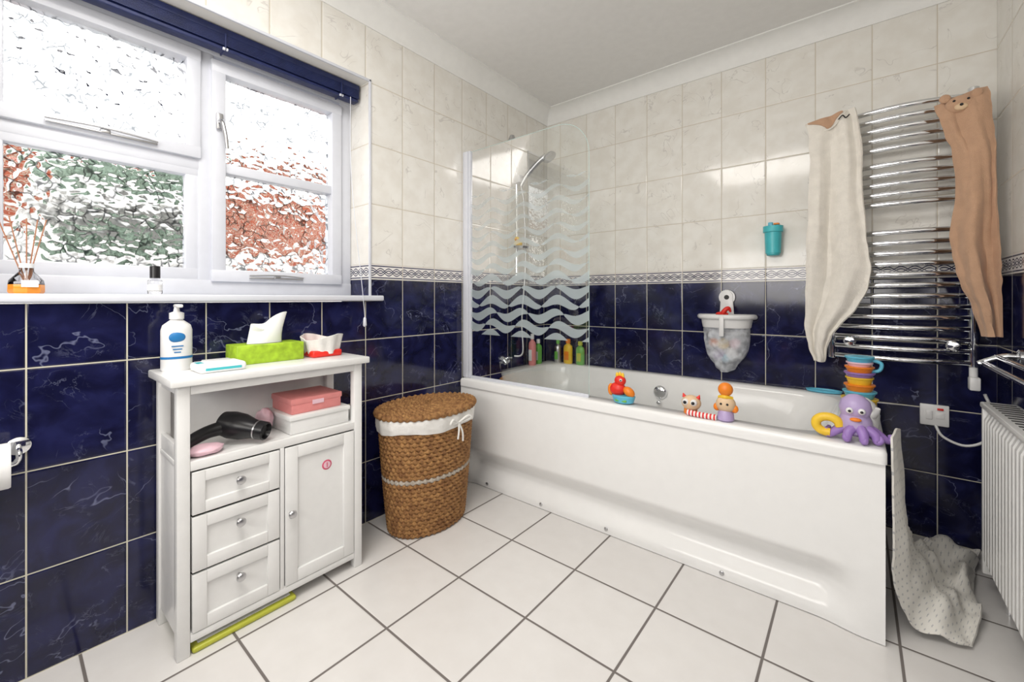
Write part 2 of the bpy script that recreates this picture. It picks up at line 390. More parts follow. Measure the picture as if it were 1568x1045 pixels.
b=B('trim_5'); b.bx(-1.84,-1.615,WY0-.06,WY1+.045,.968,.992,M_upvc,.006,3); b.done()
# window
b=B('window_1'); fx0,fx1=-1.86,-1.80
def fr(y0,y1,z0,z1,x1=fx1,x0=fx0,bev=.006): b.bx(x0,x1,y0,y1,z0,z1,M_upvc,bev)
fr(WY0+.006,1.029,.992,1.048); fr(WY0+.006,1.029,1.86,1.934)
fr(WY0+.007,-.045,1.02,1.90,fx1-.0015,fx0+.001); fr(.975,1.028,1.02,1.90,fx1-.0015,fx0+.001); fr(.445,.492,1.02,1.90,fx1-.0015,fx0+.001)
fr(-.09,.46,1.435,1.475,fx1-.003,fx0+.002)
def sash(y0,y1,z0,z1,w,x1):
    b.bx(fx0+.010,x1,y0-w,y1+w,z0-w,z0,M_upvc,.005); b.bx(fx0+.010,x1,y0-w,y1+w,z1,z1+w,M_upvc,.005)
    b.bx(fx0+.011,x1-.0012,y0-w+.001,y0,z0-.01,z1+.01,M_upvc,.004); b.bx(fx0+.011,x1-.0012,y1,y1+w-.001,z0-.01,z1+.01,M_upvc,.004)
sash(.006,.410,1.515,1.815,.042,fx1+.012); sash(.006,.410,1.087,1.412,.045,fx1-.005)
sash(.527,.931,1.085,1.80,.045,fx1+.013)
b.bx(fx0+.012,fx1+.004,.52,.938,1.441,1.478,M_upvc,.005)
for y0,y1,z0,z1 in ((.0,.415,1.51,1.82),(.0,.415,1.08,1.42),(.52,.936,1.47,1.81),(.52,.936,1.08,1.45)):
    t=bmesh.new(); t.faces.new([t.verts.new(p) for p in ((-1.83,y0,z0),(-1.83,y1,z0),(-1.83,y1,z1),(-1.83,y0,z1))]); b.add(t,M_obs)
b.box((-1.782,.505,1.62),(.012,.022,.06),M_steel,.004); b.tube([(-1.775,.505,1.62),(-1.758,.507,1.61),(-1.75,.515,1.56),(-1.752,.52,1.52)],[.009,.008,.007,.006],M_steel)
for (y0,y1,z) in ((.08,.33,1.487),(.60,.80,1.057)):
    b.box((-1.780,(y0+y1)/2,z),(.008,y1-y0,.008),M_steel,.003); b.tube([(-1.776,y0,z+.008),(-1.768,(y0+y1)/2,z+.012),(-1.776,y1,z+.006)],.003,M_steel)
    b.box((-1.778,(y0+y1)/2,z+.004),(.012,.024,.014),M_steel,.003)
b.done()
b=B('venetian_blind')
b.bx(-1.755,-1.715,WY0+.02,WY1-.015,1.905,1.93,M_navy,.003)
for i in range(9): b.bx(-1.762,-1.712,WY0+.025,WY1-.02,1.868+i*.004,1.8705+i*.004,M_navy,0)
b.bx(-1.757,-1.717,WY0+.025,WY1-.02,1.853,1.865,M_navy,.003)
for y in (.1,.5,.93):
    b.bx(-1.765,-1.708,y,y+.005,1.851,1.91,M_navy,.001); b.bx(-1.716,-1.708,y-.006,y+.010,1.851,1.859,M_upvc,.001)
b.tube([(-1.705,.97,1.86),(-1.70,.972,1.5),(-1.612,.975,.98),(-1.60,.975,.89)],.0014,M_upvc,seg=6); b.lathe([(.004,0),(.008,.006),(.006,.035),(.003,.04)],M_upvc,(-1.60,.975,.86))
b.done()
# outside
b=B('garden_wall'); b.bx(-3.5,-3.3,-2,6,-.3,1.33,M_render,0); b.bx(-3.5,-3.3,-2,6,1.33,1.80,M_brick,0); b.bx(-3.5,-3.25,-2,6,1.80,1.84,M_render,.01); b.done()
b=B('garden_paving'); b.bx(-3.3,-1.91,-2,5,-.35,-.3,M_pave,0); b.done()
b=B('hedge')
for zc,h in ((1.60,.10),(1.27,.075)):
    for i in range(15):
        t=bmesh.new(); bmesh.ops.create_icosphere(t,subdivisions=3,radius=h*.8)
        o=(-3.1+random.uniform(-.02,.02),.17+i*.04,zc+random.uniform(-.02,.02))
        for v in t.verts: v.co*=1+.35*nz(v.co.x+i,v.co.y,v.co.z,30)
        b.add(t,M_leaf,Matrix.Translation(o))
b.bx(-3.25,-2.98,.05,.82,1.42,1.51,M_render,.005); b.bx(-3.25,-2.98,.05,.82,1.10,1.19,M_render,.005); b.bx(-3.2,-3.1,.1,.14,-.3,1.42,M_render,.004); b.bx(-3.2,-3.1,.74,.78,-.3,1.42,M_render,.004)
b.bx(-3.26,-3.24,.05,.82,1.10,1.75,M_render,.002)
b.done()
# ------------------------------------------------------------ bathtub
BX0,BX1,BY0,BY1,BZ=-1.648,.070,1.566,2.398,.552
def rrect(x0,x1,y0,y1,cr,z,ns=14,nc=8):
    pts=[]
    cs=[(x1-cr,y0+cr,-90),(x1-cr,y1-cr,0),(x0+cr,y1-cr,90),(x0+cr,y0+cr,180)]
    for i,(cx,cy,a0) in enumerate(cs):
        for k in range(nc+1):
            a=rad(a0+90*k/nc); pts.append(Vector((cx+cr*math.cos(a),cy+cr*math.sin(a),z)))
        nx=cs[(i+1)%4]; a=rad(nx[2]); e=Vector((nx[0]+cr*math.cos(a),nx[1]+cr*math.sin(a),z)); s0=pts[-1]
        for k in range(1,ns): pts.append(s0.lerp(e,k/ns))
    return pts
b=B('bathtub'); t=bmesh.new()
R=[rrect(BX0+.02,BX1-.02,BY0+.02,BY1-.01,.02,BZ-.04),
   rrect(BX0,BX1,BY0,BY1,.015,BZ-.040),rrect(BX0,BX1,BY0,BY1,.015,BZ-.010),rrect(BX0+.004,BX1-.004,BY0+.004,BY1-.002,.015,BZ-.002),rrect(BX0+.012,BX1-.012,BY0+.012,BY1-.006,.015,BZ),
   rrect(-1.555,-.045,1.642,2.335,.14,BZ),rrect(-1.548,-.052,1.649,2.328,.14,BZ-.004),rrect(-1.54,-.062,1.656,2.32,.14,BZ-.02),
   rrect(-1.52,-.11,1.67,2.305,.15,.42),rrect(-1.50,-.19,1.685,2.29,.15,.28),rrect(-1.475,-.27,1.70,2.27,.15,.18),rrect(-1.43,-.33,1.74,2.23,.14,.145),rrect(-1.3,-.5,1.86,2.1,.1,.138)]
VR=[[t.verts.new(p) for p in r] for r in R]; n=len(VR[0])
for a,c in zip(VR,VR[1:]):
    for k in range(n): t.faces.new((a[k],a[(k+1)%n],c[(k+1)%n],c[k]))
t.faces.new(VR[-1]); b.add(t,M_acr)
def ss(a,bb,v):
    q=max(0,min(1,(v-a)/(bb-a))); return q*q*(3-2*q)
def panel(u,v):
    x=BX0+.002+(BX1-.006-BX0)*u; z=.002+.508*v
    w=ss(0.03,.10,x-BX0)*ss(.05,.16,BX1-x)
    g_=1-ss(.115,.205,z)
    lip=1-ss(.02,.10,z)
    y=BY0+.010+w*(.058*g_-.040*lip)-.004*math.sin(math.pi*v)
    return Vector((x,y,z))
b.grid(panel,110,90,M_acr)
b.bx(BX1-.014,BX1-.004,BY0+.012,BY1-.01,.002,.515,M_acr,.002)
for x in (-1.47,-1.13,-.80,-.36): b.lathe([(.008,0),(.008,.003),(.005,.005)],M_steel,(x,panel((x-BX0)/(BX1-BX0),.03).y,.022),(0,-1,0),16)
b.lathe([(.036,0),(.038,.006),(.034,.014),(.028,.018),(.006,.020)],M_chrome,(-.83,2.306,.462),(0,-1,0))
b.lathe([(.010,0),(.010,.02),(.006,.022)],M_chrome,(-.83,2.29,.41),(0,-1,0))
b.done(50)
# shower screen
b=B('shower_screen'); sy=1.606; x0,x1,z0,z1=-1.61,-.886,.560,1.766; r=.16
pts=[(x0,sy,z0),(x1,sy,z0)]
for k in range(13):
    a=rad(90*k/12); pts.append((x1-r+r*math.cos(a),sy,z1-r+r*math.sin(a)))
pts.append((x0,sy,z1)); t=bmesh.new(); t.faces.new([t.verts.new(p) for p in pts]); b.add(t,M_screen)
b.tube([Vector(p) for p in pts[1:-1]]+[Vector(pts[-1])],.0014,M_edge,seg=6,smooth=0)
b.bx(-1.649,-1.612,sy-.014,sy+.014,.553,1.772,M_upvc,.004); b.bx(-1.612,-1.598,sy-.010,sy+.010,.553,1.772,M_upvc,.003)
b.bx(-1.61,x1,sy-.006,sy+.006,.551,.566,M_upvc,.002)
b.done()
# shower set
b=B('shower_rail'); yy=2.0
b.cyl((-1.60,yy,1.10),(-1.60,yy,1.86),.010,M_chrome)
for z in (1.12,1.84): b.cyl((-1.648,yy,z),(-1.60,yy,z),.013,M_chrome); b.sph((-1.60,yy,z),.018,M_chrome)
b.box((-1.585,yy,1.70),(.06,.06,.05),M_steel,.012)
b.tube([(-1.57,yy+.005,1.66),(-1.54,yy+.02,1.72),(-1.47,yy+.05,1.80),(-1.43,yy+.07,1.83)],[.013,.014,.015,.020],M_steel)
b.lathe([(.012,-.02),(.038,-.008),(.044,.004),(.040,.010),(.01,.011)],M_steel,(-1.415,yy+.08,1.825),(.55,.1,-.8))
b.tube([(-1.60,yy-.02,1.72),(-1.605,yy-.035,1.82),(-1.60,yy-.045,1.91),(-1.595,yy-.05,1.96)],[.010,.016,.028,.012],M_steel)
b.tube([(-1.57,yy+.005,1.66),(-1.56,yy+.02,1.55),(-1.555,yy+.03,1.2),(-1.56,yy+.0,.85),(-1.53,yy-.03,.66),(-1.57,yy-.06,.635)],.006,M_steel,smooth=10)
b.lathe([(.02,0),(.055,.006),(.065,.018),(.060,.018),(.05,.010),(.01,.008)],M_chrome,(-1.55,yy-.03,1.27),sx=.8,sy=1.2)
b.done()
b=B('rubber_duck'); b.sph((-1.55,yy-.05,1.302),(.024,.030,.019),M_yellow); b.sph((-1.545,yy-.065,1.328),.016,M_yellow); b.lathe([(.006,0),(.002,.012)],M_orange,(-1.54,yy-.08,1.326),(.2,-1,0)); b.done()
b=B('bath_tap'); ty=1.76
for y in (ty-.05,ty+.07): b.lathe([(.024,0),(.022,.008),(.014,.015),(.014,.05)],M_chrome,(-1.60,y,.552))
b.cyl((-1.60,ty-.10,.615),(-1.60,ty+.12,.615),.018,M_chrome)
for y,sg in ((ty-.10,-1),(ty+.12,1)): b.cyl((-1.60,y,.615),(-1.60,y+sg*.035,.615),.021,M_chrome); b.box((-1.585,y+sg*.02,.632),(.06,.012,.010),M_chrome,.004)
b.tube([(-1.60,ty+.01,.62),(-1.57,ty+.01,.645),(-1.52,ty+.01,.645),(-1.49,ty+.01,.62)],[.016,.015,.014,.013],M_chrome); b.done()
def bottle(name,x,y,z,r,h,mb,mc,sq=1):
    b=B(name); b.lathe([(r*.85,0),(r,.006),(r,h*.62),(r*.9,h*.72),(r*.4,h*.8),(r*.4,h*.83)],mb,(x,y,z),sy=sq); b.lathe([(r*.5,0),(r*.5,h*.15),(r*.42,h*.17)],mc,(x,y,z+h*.83)); b.bx(x-r*.5,x+r*.5,y-r*sq*1.03,y-r*sq*.9,z+h*.15,z+h*.5,mc,.001) ; b.done()
bottle('shampoo_bottle',-1.60,2.16,.552,.024,.20,M_pink,M_plas); bottle('shampoo_bottle',-1.535,2.36,.552,.024,.15,M_steel,M_grn)
bottle('baby_wash_bottle',-1.46,2.366,.552,.032,.16,M_yellow,M_orange,.7); bottle('bubble_bath_bottle',-1.37,2.368,.552,.030,.15,M_grn,M_lime,.7)
bottle('conditioner_bottle',-1.61,2.24,.552,.024,.16,M_grn,M_plas)
# ------------------------------------------------------------ towel radiator
b=B('heated_towel_rail'); xa,xb=-.078,.345
for x in (xa,xb): b.cyl((x,2.325,.72),(x,2.325,1.775),.016,M_chrome)
zs=[1.745-i*.04 for i in range(5)]+[1.52-i*.04 for i in range(5)]+[1.245-i*.0425 for i in range(13)]
for z in zs:
    b.tube([(xa+(xb-xa)*k/10,2.325-.055*math.sin(math.pi*k/10),z) for k in range(11)],.0105,M_chrome,seg=10,smooth=2)
for x in (xa+.06,xb-.06):
    for z in (.80,1.64):
        b.cyl((x,2.395,z),(x,2.27,z),.010,M_chrome); b.lathe([(.020,0),(.021,.008),(.016,.014),(.004,.016)],M_chrome,(x,2.272,z),(0,-1,0))
b.cyl((xb,2.325,.68),(xb,2.325,.72),.012,M_plas); b.box((xb,2.31,.66),(.03,.04,.05),M_plas,.006)
b.done()
def towel(name,rows,m,ybase,amp,freq,seed,nx=70,extra=None):
    b=B(name); rows=sorted(rows,key=lambda r:-r[0])
    def fn(u,v):
        f=v*(len(rows)-1); i=min(int(f),len(rows)-2); f-=i
        a=rows[max(i-1,0)];p=rows[i];q=rows[i+1];d=rows[min(i+2,len(rows)-1)]
        def cr(k): return .5*((2*p[k])+(q[k]-a[k])*f+(2*a[k]-5*p[k]+4*q[k]-d[k])*f*f+(3*p[k]-a[k]-3*q[k]+d[k])*f**3)
        z,xl,xr,zr=cr(0),cr(1),cr(2),cr(3)
        x=xl+(xr-xl)*u; z=z+zr*u
        am=amp*(.45+.55*min(1,v*3))
        fold=nz(u*freq+seed+.5*v,v*1.3,seed)*1.9+.55*nz(u*freq*2.3+seed-.6*v,v*2.0,seed+5)
        y=ybase(v)+am*max(-1.0,min(1.2,fold))+.002*nz(u*9,v*14,seed)+.008*math.cos(math.pi*u)**2
        return Vector((x+.005*nz(u*2,v*9,seed,2),y,z))
    b.grid(fn,nx,100,m,.007)
    if extra: extra(b,fn)
    return b.done(60)
def lt_hood(b,fn):
    def f2(u,v):
        s=.03+.72*u; t=.0+ v*(.11*(1-abs(u-.5)*1.7)); p=fn(min(1,s),t); return p+Vector((0,-.008,0))
    b.grid(f2,30,12,M_tan_t,.004)
    c=fn(.74,.06)+Vector((0,-.016,0)); b.tube([(c.x-.018,c.y,c.z-.006),(c.x-.005,c.y-.002,c.z+.008),(c.x+.006,c.y,c.z-.004),(c.x+.018,c.y-.002,c.z+.006)],.0025,M_black,seg=6)
    # hood seam edge
    b.tube([fn(.04,.0)+Vector((0,-.012,0)),fn(.40,.11)+Vector((0,-.012,0)),fn(.80,.012)+Vector((0,-.012,0))],.004,M_cream_t,seg=8)
towel('hooded_towel',[(1.735,-.170,.0,.035),(1.70,-.155,.012,.0),(1.60,-.150,.022,0),(1.42,-.152,.024,0),(1.25,-.156,.036,0),(1.14,-.160,.046,0),(1.06,-.162,.046,-.02),(.96,-.166,.00,-.03),(.86,-.168,-.065,-.02),(.78,-.160,-.088,0),(.71,-.14,-.098,0)],M_cream_t,lambda v:2.238-.022*min(1,v*6),.022,3.0,.6,extra=lt_hood)
def rt_bear(b,fn):
    c=fn(.50,.05)+Vector((0,-.014,0))
    b.sph((c.x,c.y,c.z-.015),(.040,.016,.032),M_tan_t); b.sph((c.x,c.y-.012,c.z-.028),(.018,.008,.013),M_beige); b.sph((c.x-.018,c.y-.014,c.z-.004),.004,M_black); b.sph((c.x+.018,c.y-.014,c.z-.004),.004,M_black); b.sph((c.x,c.y-.020,c.z-.023),.005,M_black)
    for s in (-1,1): b.sph((c.x+s*.040,c.y-.002,c.z+.014),(.016,.008,.016),M_tan_t)
towel('bear_towel',[(1.70,.230,.365,.035),(1.66,.238,.372,.02),(1.58,.262,.376,0),(1.50,.286,.384,0),(1.35,.288,.389,0),(1.21,.276,.391,0),(1.12,.286,.393,0),(1.04,.302,.393,0),(.95,.332,.395,0),(.845,.352,.393,0)],M_tan_t,lambda v:2.228-.026*min(1,v*6),.024,2.6,2.2,extra=rt_bear)
# ------------------------------------------------------------ wall bits
b=B('fused_spur_switch'); b.bx(.205,.290,2.388,2.399,.465,.55,M_plas,.004); b.bx(.222,.242,2.383,2.39,.49,.525,M_plas,.003); b.bx(.252,.276,2.385,2.39,.495,.52,M_plas,.002); b.bx(.255,.273,2.382,2.386,.53,.538,M_red,.001)
b.tube([(.25,2.385,.47),(.27,2.37,.43),(.33,2.36,.41),(.385,2.355,.45),(.395,2.35,.55),(.375,2.33,.62)],.005,M_plas); b.done()
b=B('radiator'); 
b.bx(.345,.405,1.0,2.04,.09,.62,M_white,.006)
def ribs(u,v):
    y=1.0+1.045*u; z=.085+.545*v; e=min(1,min(v,1-v)*14)
    return Vector((.345-.022*e*(1 if (math.sin(2*math.pi*y/.034)>-.1) else .25),y,z))
b.grid(ribs,400,24,M_white)
b.bx(.318,.402,.998,2.05,.622,.640,M_white,.005); b.bx(.322,.402,2.035,2.05,.08,.63,M_white,.004)
for i in range(30): b.bx(.335,.39,1.02+i*.034,1.03+i*.034,.640,.6415,M_dark,0)
b.cyl((.37,1.98,0),(.37,1.98,.1),.009,M_chrome); b.bx(.40,.416,1.3,1.34,.2,.5,M_white,.002); b.bx(.40,.416,1.8,1.84,.2,.5,M_white,.002)
b.cyl((.37,1.05,0),(.37,1.05,.1),.009,M_chrome)
b.done(25)
b=B('towel_bar')
for x,z in ((.33,.765),(.365,.785)): b.cyl((x,1.45,z),(x,2.10,z),.008,M_chrome)
for y in (1.47,2.08): b.tube([(.414,y,.79),(.38,y,.79),(.34,y,.772),(.32,y,.76)],.010,M_chrome); b.lathe([(.024,0),(.024,.008),(.018,.012)],M_chrome,(.416,y,.79),(-1,0,0))
b.done()
b=B('toilet_roll_holder'); b.lathe([(.022,0),(.022,.008),(.012,.012)],M_chrome,(-1.649,.03,.605),(1,0,0)); b.tube([(-1.645,.03,.605),(-1.61,.03,.605),(-1.585,.03,.600),(-1.585,.028,.583),(-1.585,.01,.575),(-1.585,-.09,.575)],.006,M_chrome)
b.lathe([(.02,0),(.052,0),(.054,.004),(.054,.096),(.052,.10),(.02,.10)],M_tissue,(-1.585,-.083,.575),(0,1,0)); b.done()
b=B('toothbrush_cup'); b.lathe([(.024,0),(.028,.004),(.036,.11),(.042,.112),(.042,.14),(.037,.14),(.032,.01),(.003,.008)],M_teal,(-.305,2.352,1.185)); b.box((-.305,2.392,1.27),(.05,.014,.06),M_lblue,.004); b.box((-.29,2.352,1.335),(.022,.03,.008),M_orange,.002); b.box((-.315,2.35,1.335),(.02,.02,.02),M_lblue,.004); b.tube([(-.30,2.35,1.2),(-.29,2.35,1.31),(-.285,2.345,1.34)],.004,M_lblue); b.done()
b=B('bath_toy_basket'); cx=-.515
b.lathe([(.038,0),(.040,.004),(.038,.010),(.01,.012)],M_plas,(cx,2.398,.985),(0,-1,0))
b.poly([(cx-.035,2.395,.87),(cx+.035,2.395,.87),(cx+.028,2.395,1.0),(cx+.012,2.395,1.022),(cx-.012,2.395,1.022),(cx-.028,2.395,1.0)],-.012,M_plas,bev=.003)
b.lathe([(.012,0),(.012,.004),(.01,.005)],M_dark,(cx,2.386,.985),(0,-1,0))
def D(a,w,dp): return (w*math.cos(a), -dp*(max(0,math.sin(a)))**.8)
ring=[]
for k in range(25):
    a=math.pi*k/24; x,y=D(a,.122,.10); ring.append((cx+x,2.385+y,.885))
b.tube(ring+[(cx,2.388,.885)],.013,M_plas,closed=True,smooth=2,seg=10)
def rim(u,v):
    a=math.pi*u; x,y=D(a,.122-.010*v,.10-.010*v); return Vector((cx+x,2.385+y,.885-.055*v))
b.grid(rim,40,6,M_plas,.003)
def net(u,v):
    a=math.pi*u; s=1-.38*v**4; w=.108*s; dp=.086*s*(1-.25*v); x,y=D(a,w,dp); nn=.012*nz(u*4,v*3,1,2)*math.sin(math.pi*u)
    return Vector((cx+x+nn,2.388+y+nn*1.5*(y<-.02),.835-.205*v*(1-.14*math.cos(2*a))))
b.grid(net,50,24,M_net,0)
for (dx,dz,r,m_) in ((-.03,.69,.033,M_lilac),(.03,.70,.030,M_plas),(-.01,.745,.03,M_yellow),(.045,.75,.028,M_pinkbag),(-.055,.75,.025,M_orange),(0,.675,.024,M_lblue)): b.sph((cx+dx,2.355,dz),(r,r*.7,r),m_)
b.tube([(cx-.02,2.33,.86),(cx,2.32,.91),(cx+.02,2.325,.93),(cx+.03,2.33,.91)],[.014,.012,.010,.004],M_red); b.sph((cx-.01,2.33,.90),(.03,.015,.012),M_red)
b.box((cx,2.274,.84),(.022,.008,.10),M_plas,.003)
b.done(60)
# ------------------------------------------------------------ bath toys
Z=BZ
b=B('toy_rooster'); x,y=-.74,1.61
b.lathe([(.016,0),(.03,.006),(.036,.03),(.032,.034),(.005,.034)],M_lblue,(x+.01,y,Z),sx=1.35); b.sph((x-.015,y,Z+.055),(.034,.026,.028),M_red); b.sph((x-.005,y,Z+.09),(.024,.02,.022),M_red)
b.sph((x+.035,y-.005,Z+.05),(.026,.018,.018),M_orange,Matrix.Rotation(.6,4,'Y')); b.sph((x+.005,y-.016,Z+.095),.006,M_plas); b.sph((x+.006,y-.021,Z+.095),.003,M_black)
b.sph((x-.045,y,Z+.05),(.014,.012,.025),M_orange)
for i in range(3): b.sph((x-.018+i*.012,y,Z+.113-.003*abs(i-1)),(.007,.005,.014),M_yellow)
b.box((x+.01,y-.022,Z+.016),(.05,.02,.012),M_grn,.005); b.done()
b=B('toy_owl'); x,y=-.415,1.606
b.lathe([(.018,0),(.024,.006),(.022,.03),(.008,.045)],M_orange,(x-.055,y+.01,Z)); b.sph((x-.05,y,Z+.045),(.034,.026,.028),M_beige)
for s in (-1,1): b.sph((x-.05+s*.014,y-.019,Z+.050),.012,M_plas); b.sph((x-.05+s*.014,y-.030,Z+.050),.006,M_black); b.lathe([(.008,0),(.001,.014)],M_red,(x-.05+s*.024,y,Z+.064),(s*.4,0,1))
b.tube([(x-.06,y-.015,Z+.012),(x-.02,y-.02,Z+.011),(x+.04,y-.018,Z+.010)],.0105,M_strip); b.done()
b=B('toy_bear'); x,y=-.35,1.607
b.lathe([(.022,0),(.030,.006),(.028,.028),(.012,.045)],M_lilac,(x,y,Z),sx=.9); b.sph((x,y,Z+.058),(.032,.027,.030),M_beige); b.sph((x,y-.004,Z+.11),(.024,.022,.024),M_orange); b.tube([(x-.02,y,Z+.080),(x,y-.015,Z+.086),(x+.02,y,Z+.080)],.007,M_yellow)
for s in (-1,1): b.sph((x+s*.010,y-.025,Z+.062),.004,M_black); b.sph((x+s*.028,y,Z+.045),(.012,.01,.014),M_orange)
b.done()
b=B('toy_octopus'); x,y=.005,1.625
b.lathe([(.02,0),(.036,.01),(.043,.03),(.039,.05),(.034,.062),(.040,.082),(.035,.104),(.018,.120),(.003,.124)],M_lilac,(x-.005,y+.01,Z+.015),rotz=.2)
for i in range(8):
    a=2*math.pi*i/8+.3; c,s=math.cos(a),math.sin(a); L=.070 if s>-.3 else .05
    q=[(x+c*.02,y+s*.02,Z+.045),(x+c*.045,y+s*.035,Z+.03),(x+c*L,y+s*.042,Z+.012),(x+c*(L+.010),y+s*.043,Z+.018),(x+c*(L+.006),y+s*.040,Z+.030)]
    b.tube(q,[.015,.013,.010,.008,.005],M_purple)
b.tube([(x-.070+.030*math.cos(k*.7),y-.012,Z+.04+.024*math.sin(k*.7)) for k in range(8)],.013,M_yellow)
for s in (-1,1): b.sph((x-.004+s*.014,y-.028,Z+.095),.009,M_plas); b.sph((x-.004+s*.014,y-.036,Z+.095),.004,M_black)
b.sph((x-.004,y-.03,Z+.07),(.014,.008,.006),M_orange); b.done()
b=B('stacking_cups'); x,y=.012,1.99; zz=Z
for r,h,m_ in ((.05,.065,M_yellow),(.046,.028,M_lblue),(.042,.026,M_orange),(.038,.028,M_yellow),(.042,.020,M_purple),(.040,.023,M_orange),(.036,.018,M_pinkbag),(.040,.022,M_lblue)):
    b.lathe([(r*.82,0),(r*.86,.003),(r,h-.006),(r*1.08,h-.005),(r*1.08,h),(r*.9,h),(.003,h-.001)],m_,(x,y,zz)); zz+=h-.002
b.tube([(x+.03,y,zz-.05),(x+.055,y,zz-.045),(x+.06,y,zz-.02),(x+.035,y,zz-.01)],.006,M_lblue); b.done()
b=B('toy_boat_lid'); b.lathe([(.03,0),(.058,.004),(.062,.014),(.056,.014),(.05,.008),(.003,.006)],M_lblue,(-.11,2.24+.125,Z),sx=1.1,sy=.5); b.done()
b=B('toy_watering_jug'); b.lathe([(.03,0),(.045,.006),(.048,.05),(.035,.085),(.018,.10),(.003,.102)],M_plas,(.015,1.80,Z)); b.tube([(.03,1.79,Z+.03),(.05,1.76,Z+.06),(.055,1.75,Z+.08)],[.012,.009,.007],M_plas); b.done()
# ------------------------------------------------------------ star print towel
b=B('star_print_towel')
CP=[[(.082,1.60,.585),(.090,1.64,.59),(.096,1.70,.585),(.106,1.76,.57)],
 [(.084,1.60,.42),(.102,1.65,.43),(.106,1.72,.43),(.118,1.79,.42)],
 [(.084,1.605,.28),(.112,1.665,.29),(.114,1.74,.29),(.127,1.82,.28)],
 [(.087,1.62,.15),(.130,1.70,.17),(.14,1.84,.16),(.155,1.98,.15)],
 [(.12,1.655,.05),(.17,1.76,.09),(.18,1.96,.10),(.20,2.18,.07)],
 [(.17,1.675,.018),(.21,1.80,.08),(.23,2.0,.03),(.25,2.26,.07)],
 [(.22,1.69,.014),(.25,1.86,.02),(.275,2.05,.07),(.31,2.32,.02)],
 [(.250,1.71,.014),(.29,1.88,.03),(.305,2.08,.015),(.36,2.34,.02)]]
C1=[catmull(r,8) for r in CP]; nU=len(C1[0]); cols=[catmull([C1[i][j] for i in range(len(CP))],9) for j in range(nU)]; nV=len(cols[0])
def sf(u,v):
    p=cols[round(u*(nU-1))][round(v*(nV-1))].copy()
    w=min(1,max(.25,(.5-p.z)*2.5))
    k=.045*w*abs(nz(p.x,p.y,p.z,8))+.014*w*nz(p.x,p.y,p.z,22); p.z=max(.012,p.z+k); p.x=max(.082,p.x+k*.4)
    if p.y<2.07: p.x=min(p.x,.312)
    p.x=min(p.x,.395); return p
b.grid(sf,nU-1,nV-1,M_star,.005,uvs=(.45,1.1)); b.done(70)
# ------------------------------------------------------------ laundry basket
b=B('laundry_basket'); cx,cy=-1.470,1.205
NR=28; HT=.488
def ell(z):
    f=z/HT; a=.175+(.222-.175)*f**.8; c=.125+(.155-.125)*f**.8; return c,a
def rope(z,rx,ry,rr,m,ph=0,k=46,n=230):
    t=bmesh.new(); rings=[]
    for i in range(n):
        a=2*math.pi*i/n; r2=rr*(1+.28*math.sin(k*a+ph)); 
        ctr=Vector((cx+rx*math.cos(a),cy+ry*math.sin(a),z+.0018*math.sin(k*a+ph+1)+.0015*nz(a*3,z*20,0)))
        o=Vector((math.cos(a),math.sin(a),0))
        rings.append([t.verts.new(ctr+o*(r2*math.cos(q))+Vector((0,0,r2*1.02*math.sin(q)))) for q in (2*math.pi*j/7 for j in range(7))])
    for i in range(n):
        A=rings[i];C=rings[(i+1)%n]
        for j in range(7): t.faces.new((A[j],A[(j+1)%7],C[(j+1)%7],C[j]))
    b.add(t,m)
for i in range(NR):
    z=.013+i*.0172; c,a=ell(z); rope(z,c,a,.0098,M_wick2 if i==13 else M_wick,ph=(i%2)*math.pi)
def inner(u,v):
    z=.01+.47*v; c,a=ell(z); q=2*math.pi*u; return Vector((cx+(c-.003)*math.cos(q),cy+(a-.003)*math.sin(q),z))
b.grid(inner,60,4,M_wick)
def liner(u,v):
    z=HT+.008-.062*v; c,a=ell(min(z,HT)); q=2*math.pi*u; k=.014+.004*math.sin(v*math.pi)+.002*math.sin(q*19)+.002*nz(q*2,v*4,2,2)-.006*(v<.05)
    return Vector((cx+(c+k)*math.cos(q),cy+(a+k)*math.sin(q),z+.005*math.sin(q*5)*v))
b.grid(liner,150,10,M_liner,.003)
c,a=ell(HT)
for i in range(12):
    f=1-i/12.5; rope(HT+.014+.010*(1-f*f),(c+.012)*f,(a+.012)*f,.0098 if i else .012,M_wick,ph=i,k=max(10,int(46*f)),n=max(60,int(230*f)))
def lid(u,v):
    q=2*math.pi*u; return Vector((cx+(c+.01)*v*math.cos(q),cy+(a+.01)*v*math.sin(q),HT+.014))
b.grid(lid,48,3,M_wick)
q=rad(-8); kx,ky=cx+(c+.02)*math.cos(q)+.008,cy+(a+.02)*math.sin(q)+.05; kz=HT-.03
b.tube([(kx,ky,kz),(kx+.012,ky+.04,kz+.022),(kx+.012,ky+.06,kz+.01),(kx,ky,kz),(kx+.012,ky-.04,kz+.022),(kx+.012,ky-.055,kz+.005),(kx,ky,kz)],.0045,M_liner)
b.tube([(kx,ky,kz),(kx+.01,ky+.012,kz-.04),(kx+.006,ky+.018,kz-.08)],.004,M_liner); b.tube([(kx,ky,kz),(kx+.012,ky-.01,kz-.03),(kx+.008,ky-.012,kz-.065)],.004,M_liner)
b.done(60)
